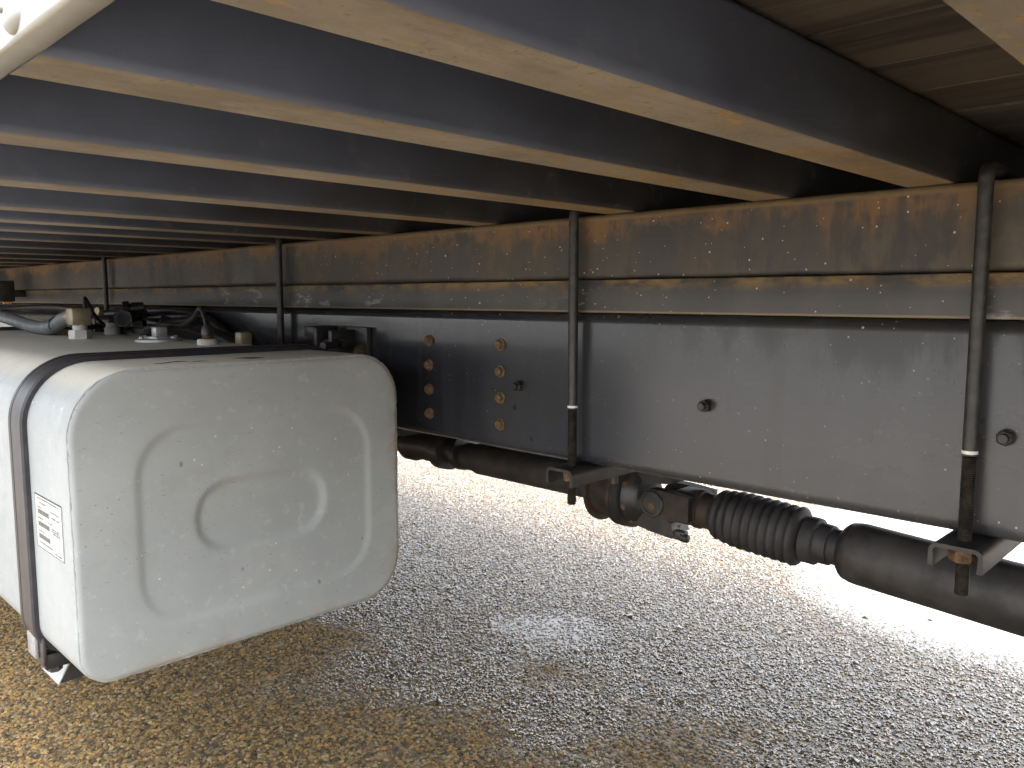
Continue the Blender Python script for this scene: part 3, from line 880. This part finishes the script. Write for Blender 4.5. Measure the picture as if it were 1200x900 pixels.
hose('vent_pipe', 'thin dark vent pipe standing behind the hose elbow', 'pipe', [(.72, 2.24, zt + .075), (.725, 2.25, zt + .092), (.74, 2.29, zt + .10), (.80, 2.4, zt + .05), (.9, 2.6, zt + .01)], .0045, 'rubber')
pc = thing('pipe_cluster', 'dark cluster of pipe unions with pale nuts behind the breather cap', 'pipe fitting', (.90, 2.45, zt))
bm = bmesh.new()
for p, q, r in (((.86, 2.37, zt + .045), (.97, 2.52, zt + .055), .018), ((.88, 2.42, zt + .07), (.93, 2.40, zt + .075), .016), ((.93, 2.46, zt + .02), (.93, 2.46, zt + .09), .019), ((.97, 2.36, zt + .03), (.99, 2.20, zt + .04), .015)):
    tube(bm, [p, tuple((Vector(p) + Vector(q)) / 2), q], r, 12)
    hexo(bm, p, Vector(q) - Vector(p), r * 2.5, .018)
mesh_obj('pipe_union', bm, 'rubber', pc)
bm = bmesh.new(); tube(bm, [(.84, 2.40, zt + .033), (.86, 2.41, zt + .05), (.9, 2.44, zt + .055)], .012, 10)
mesh_obj('pipe_stub', bm, 'black', pc)
bm = bmesh.new(); hexo(bm, (.835, 2.46, zt + .062), (-1, -.3, .2), .024, .016)
mesh_obj('pale_nut', bm, 'brass', pc)

# ------------------------------------------------------------------ drive shaft
XD = RB + .385
def DZ(y): return H - .494 + .067 * y      # rear half slopes towards the axle
shaft = thing('drive_shaft', 'black drive shaft with ribbed rubber boot and rusty flanged joint', 'drive shaft', (XD, .6, DZ(.6) - .06))
dv = Vector((0, -1, -.067)).normalized()
def DP(y): return (XD, y, DZ(y))
bm = bmesh.new(); lathe(bm, DP(.573), dv, [(0, .030), (.003, .044), (.010, .0515), (.020, .0545), (.030, .0555), (3.2, .0555)], 40)
mesh_obj('rear_tube', bm, 'shaft', shaft)
bm = bmesh.new(); lathe(bm, DP(.576), dv, [(0, .041), (.006, .048), (.012, .052), (.017, .0525), (.018, .050)], 40, cap=False)
mesh_obj('weld_ring', bm, 'rustdark', shaft)
bm = bmesh.new(); lathe(bm, DP(.645), dv, [(0, .044), (.022, .044), (.024, .042), (.026, .038), (.048, .037), (.05, .033), (.075, .033)], 32)
mesh_obj('slip_collar', bm, 'boot', shaft)
prof = [(0, .040)]
nr_ = 10; y0 = .838; L_ = .178
for i in range(nr_):
    s = .008 + L_ * i / nr_
    r = .050 + .006 * math.sin(math.pi * min(1, i / 3) * .5)
    st_ = L_ / nr_
    prof += [(s, r - .007), (s + st_ * .22, r - .001), (s + st_ * .42, r + .001), (s + st_ * .66, r), (s + st_ * .9, r - .006)]
prof += [(L_ + .010, .044)]
bm = bmesh.new(); lathe(bm, DP(y0), dv, prof, 40)
mesh_obj('rubber_boot', bm, 'boot', shaft, 60)
bm = bmesh.new(); lathe(bm, DP(.895), dv, [(0, .036), (.02, .041), (.03, .041), (.032, .037), (.06, .037)], 32)
mesh_obj('boot_neck', bm, 'rustdark', shaft)
# slip yoke: block with two ears carrying the sideways trunnion
zj = DZ(.958)
def yoke(ysign, ya, yb, wide, name, mat):
    bm = bmesh.new()
    return bm
bm = bmesh.new(); box(bm, XD - .036, XD + .036, .868, .925, DZ(.9) - .033, DZ(.9) + .034, .009, 3)
for s in (-1, 1):
    prism(bm, [(.955 + px, zj + pz) for px, pz in arc(0, 0, .031, 90, 270, 0) or []] if False else [(.868, zj - .024), (.93, zj - .030)] + arc(.955, zj, .031, -70, 90, 8) + [(.93, zj + .031), (.868, zj + .026)], 'x', XD + s * .030, XD + s * .056)
mesh_obj('slip_yoke', bm, 'rustdark', shaft, 40)
bm = bmesh.new()
for s in (-1, 1): lathe(bm, (XD + s * .050, .955, zj), (s, 0, 0), [(0, .0285), (.009, .0285), (.011, .0265), (.0115, .020), (.010, .019), (.010, .006)], 28)
lathe(bm, (XD - .05, .955, zj), (1, 0, 0), [(0, .016), (.1, .016)], 16)
mesh_obj('bearing_cap', bm, 'black', shaft, 40)
bm = bmesh.new(); lathe(bm, (XD - .0585, .955, zj - .004), (-1, 0, 0), [(0, .009), (.002, .008), (.0025, .004)], 12)
mesh_obj('cap_stain', bm, 'rust', shaft)
# flange yoke: vertical trunnion ears, discs
bm = bmesh.new()
for s in (-1, 1):
    prism(bm, [(XD + px, 1.0) for px in ()] or [(.925, zj + s * .042), (.955, zj + s * .038), (1.02, zj + s * .030), (1.02, zj + s * .060), (.985, zj + s * .068), (.945, zj + s * .072), (.918, zj + s * .066)], 'x', XD - .030, XD + .030)
lathe(bm, (XD, .944, zj - .05), (0, 0, -1), [(0, .024), (.024, .023), (.027, .018)], 20)
lathe(bm, (XD, .955, zj + .05), (0, 0, 1), [(0, .024), (.024, .023), (.027, .018)], 20)
box(bm, XD - .026, XD - .006, .895, .945, zj - .076, zj - .056, .004)
lathe(bm, (XD - .02, .905, zj - .068), (0, -1, -.1), [(0, .010), (.016, .009), (.018, .006)], 10)
lathe(bm, (XD, 1.0, zj), (0, 1, 0), [(0, .048), (.012, .062), (.03, .066)], 36)
mesh_obj('flange_yoke', bm, 'black', shaft, 40)
bm = bmesh.new(); lathe(bm, (XD, 1.030, zj), (0, 1, 0), [(0, .070), (.003, .076), (.022, .077), (.0245, .074)], 44)
mesh_obj('joint_flange', bm, 'rustdark', shaft, 40)
bm = bmesh.new(); lathe(bm, (XD, 1.056, zj), (0, 1, 0), [(0, .073), (.003, .0765), (.009, .0765), (.010, .066), (.06, .064), (.062, .0755), (.070, .0755), (.072, .060), (.085, .045)], 44)
mesh_obj('companion_flange', bm, 'rustdark', shaft, 40)
for q in range(8):
    a_ = q * math.pi / 4 + .3
    bm = bmesh.new(); hexo(bm, (XD + .058 * math.cos(a_), 1.030, zj + .058 * math.sin(a_)), (0, -1, 0), .017, .010)
    mesh_obj('flange_bolt', bm, 'rust', shaft)
bm = bmesh.new(); lathe(bm, (XD, 1.135, H - .424), (0, 1, 0), [(0, .046), (.01, .043), (.02, .0415), (.40, .0415), (.42, .036), (.46, .036)], 32)
mesh_obj('front_tube', bm, 'shaft', shaft)
bm = bmesh.new(); lathe(bm, (XD, 1.585, H - .410), (0, 1, 0), [(0, .035), (.003, .052), (.022, .054), (.024, .044), (.06, .042), (.064, .06), (.10, .062), (.11, .05), (.2, .048), (.21, .056), (.24, .056), (.25, .04), (2.2, .04)], 32)
mesh_obj('centre_bearing', bm, 'rubber', shaft, 40)
bm = bmesh.new(); box(bm, XD - .16, XD + .16, 1.66, 1.72, H - .36, H - .33, .004)
for s in (-1, 1): box(bm, XD + s * .14 - .03, XD + s * .14 + .03, 1.665, 1.715, H - .33, H - .25, .004)
mesh_obj('bearing_bracket', bm, 'black', shaft)

# ------------------------------------------------------------------ cab and front wheel at the far end
cab = thing('cab', 'dark lower rear of the truck cab beyond the fuel tank', 'cab', (XD, 5.2, .3))
boxo('cab_shell', (XS0 + .04, XS1 - .04, 4.75, 6.6, .95, 3.2), 'plastic', cab, .05)
boxo('engine_block', (XD - .36, XD + .36, 4.3, 6.3, .45, 1.02), 'plastic', cab, .03)
for s, x in ((1, XS0 + .04), (-1, XS1 - .04)):
    bm = bmesh.new()
    outer = arc(5.3, .5, .62, -5, 185, 20); inner = arc(5.3, .5, .60, 185, -5, 20)
    prism(bm, outer + inner, 'x', min(x, x + s * .42), max(x, x + s * .42))
    mesh_obj('mudguard', bm, 'plastic', cab)
    bm = bmesh.new(); lathe(bm, (x + s * .06, 5.3, .5), (s, 0, 0), [(0, .30), (.02, .44), (.06, .49), (.24, .49), (.28, .44), (.30, .30)], 40)
    wh = mesh_obj('wheel', bm, 'tyre', cab)
    bm = bmesh.new(); lathe(bm, (x + s * .055, 5.3, .5), (s, 0, 0), [(0, .29), (.002, .28), (.05, .26), (.06, .13), (.02, .12), (.01, .05)], 30)
    mesh_obj('rim', bm, 'galv', wh)
ax = thing('unseen_rear_axle', 'unseen rear axle with twin black tyres, added to block light from behind', 'axle', (XD, -2.4, .0))  # out of view, added to cut light from the right rear
bm = bmesh.new(); lathe(bm, (XD - .75, -2.4, .5), (1, 0, 0), [(0, .06), (.5, .07), (.56, .16), (.66, .22), (.84, .22), (.94, .16), (1.0, .07), (1.5, .06)], 24)
mesh_obj('axle_casing', bm, 'black', ax)
for s, x in ((1, XS0 + .05), (-1, XS1 - .05)):
    for d in (0, .33):
        bm = bmesh.new(); lathe(bm, (x + s * d, -2.4, .5), (s, 0, 0), [(0, .30), (.02, .44), (.06, .49), (.22, .49), (.27, .44), (.29, .30)], 40)
        wh = mesh_obj('wheel', bm, 'tyre', ax)
        bm = bmesh.new(); lathe(bm, (x + s * (d - .002), -2.4, .5), (s, 0, 0), [(0, .29), (.002, .28), (.10, .24), (.12, .13), (.14, .05)], 30)
        mesh_obj('rim', bm, 'galv', wh)
    bm = bmesh.new(); prism(bm, arc(-2.4, .5, .60, 0, 180, 20) + arc(-2.4, .5, .58, 180, 0, 20), 'x', min(x - s * .02, x + s * .66), max(x - s * .02, x + s * .66))
    mesh_obj('mudguard', bm, 'plastic', ax)
ml = thing('marker_lamp', 'small amber marker lamp on black holder beside the rail end', 'lamp', (.97, 4.0, H - .02))
bm = bmesh.new(); box(bm, .94, 1.01, 4.0, 4.05, H - .02, H + .07, .004); box(bm, 1.0, 1.054, 4.01, 4.03, H + .0, H + .03, .003)
mesh_obj('lamp_holder', bm, 'black', ml)
bm = bmesh.new(); box(bm, .960, .992, 3.985, 3.9995, H - .030, H - .021, .003)
mesh_obj('amber_lens', bm, 'amber', ml)
clear_base()
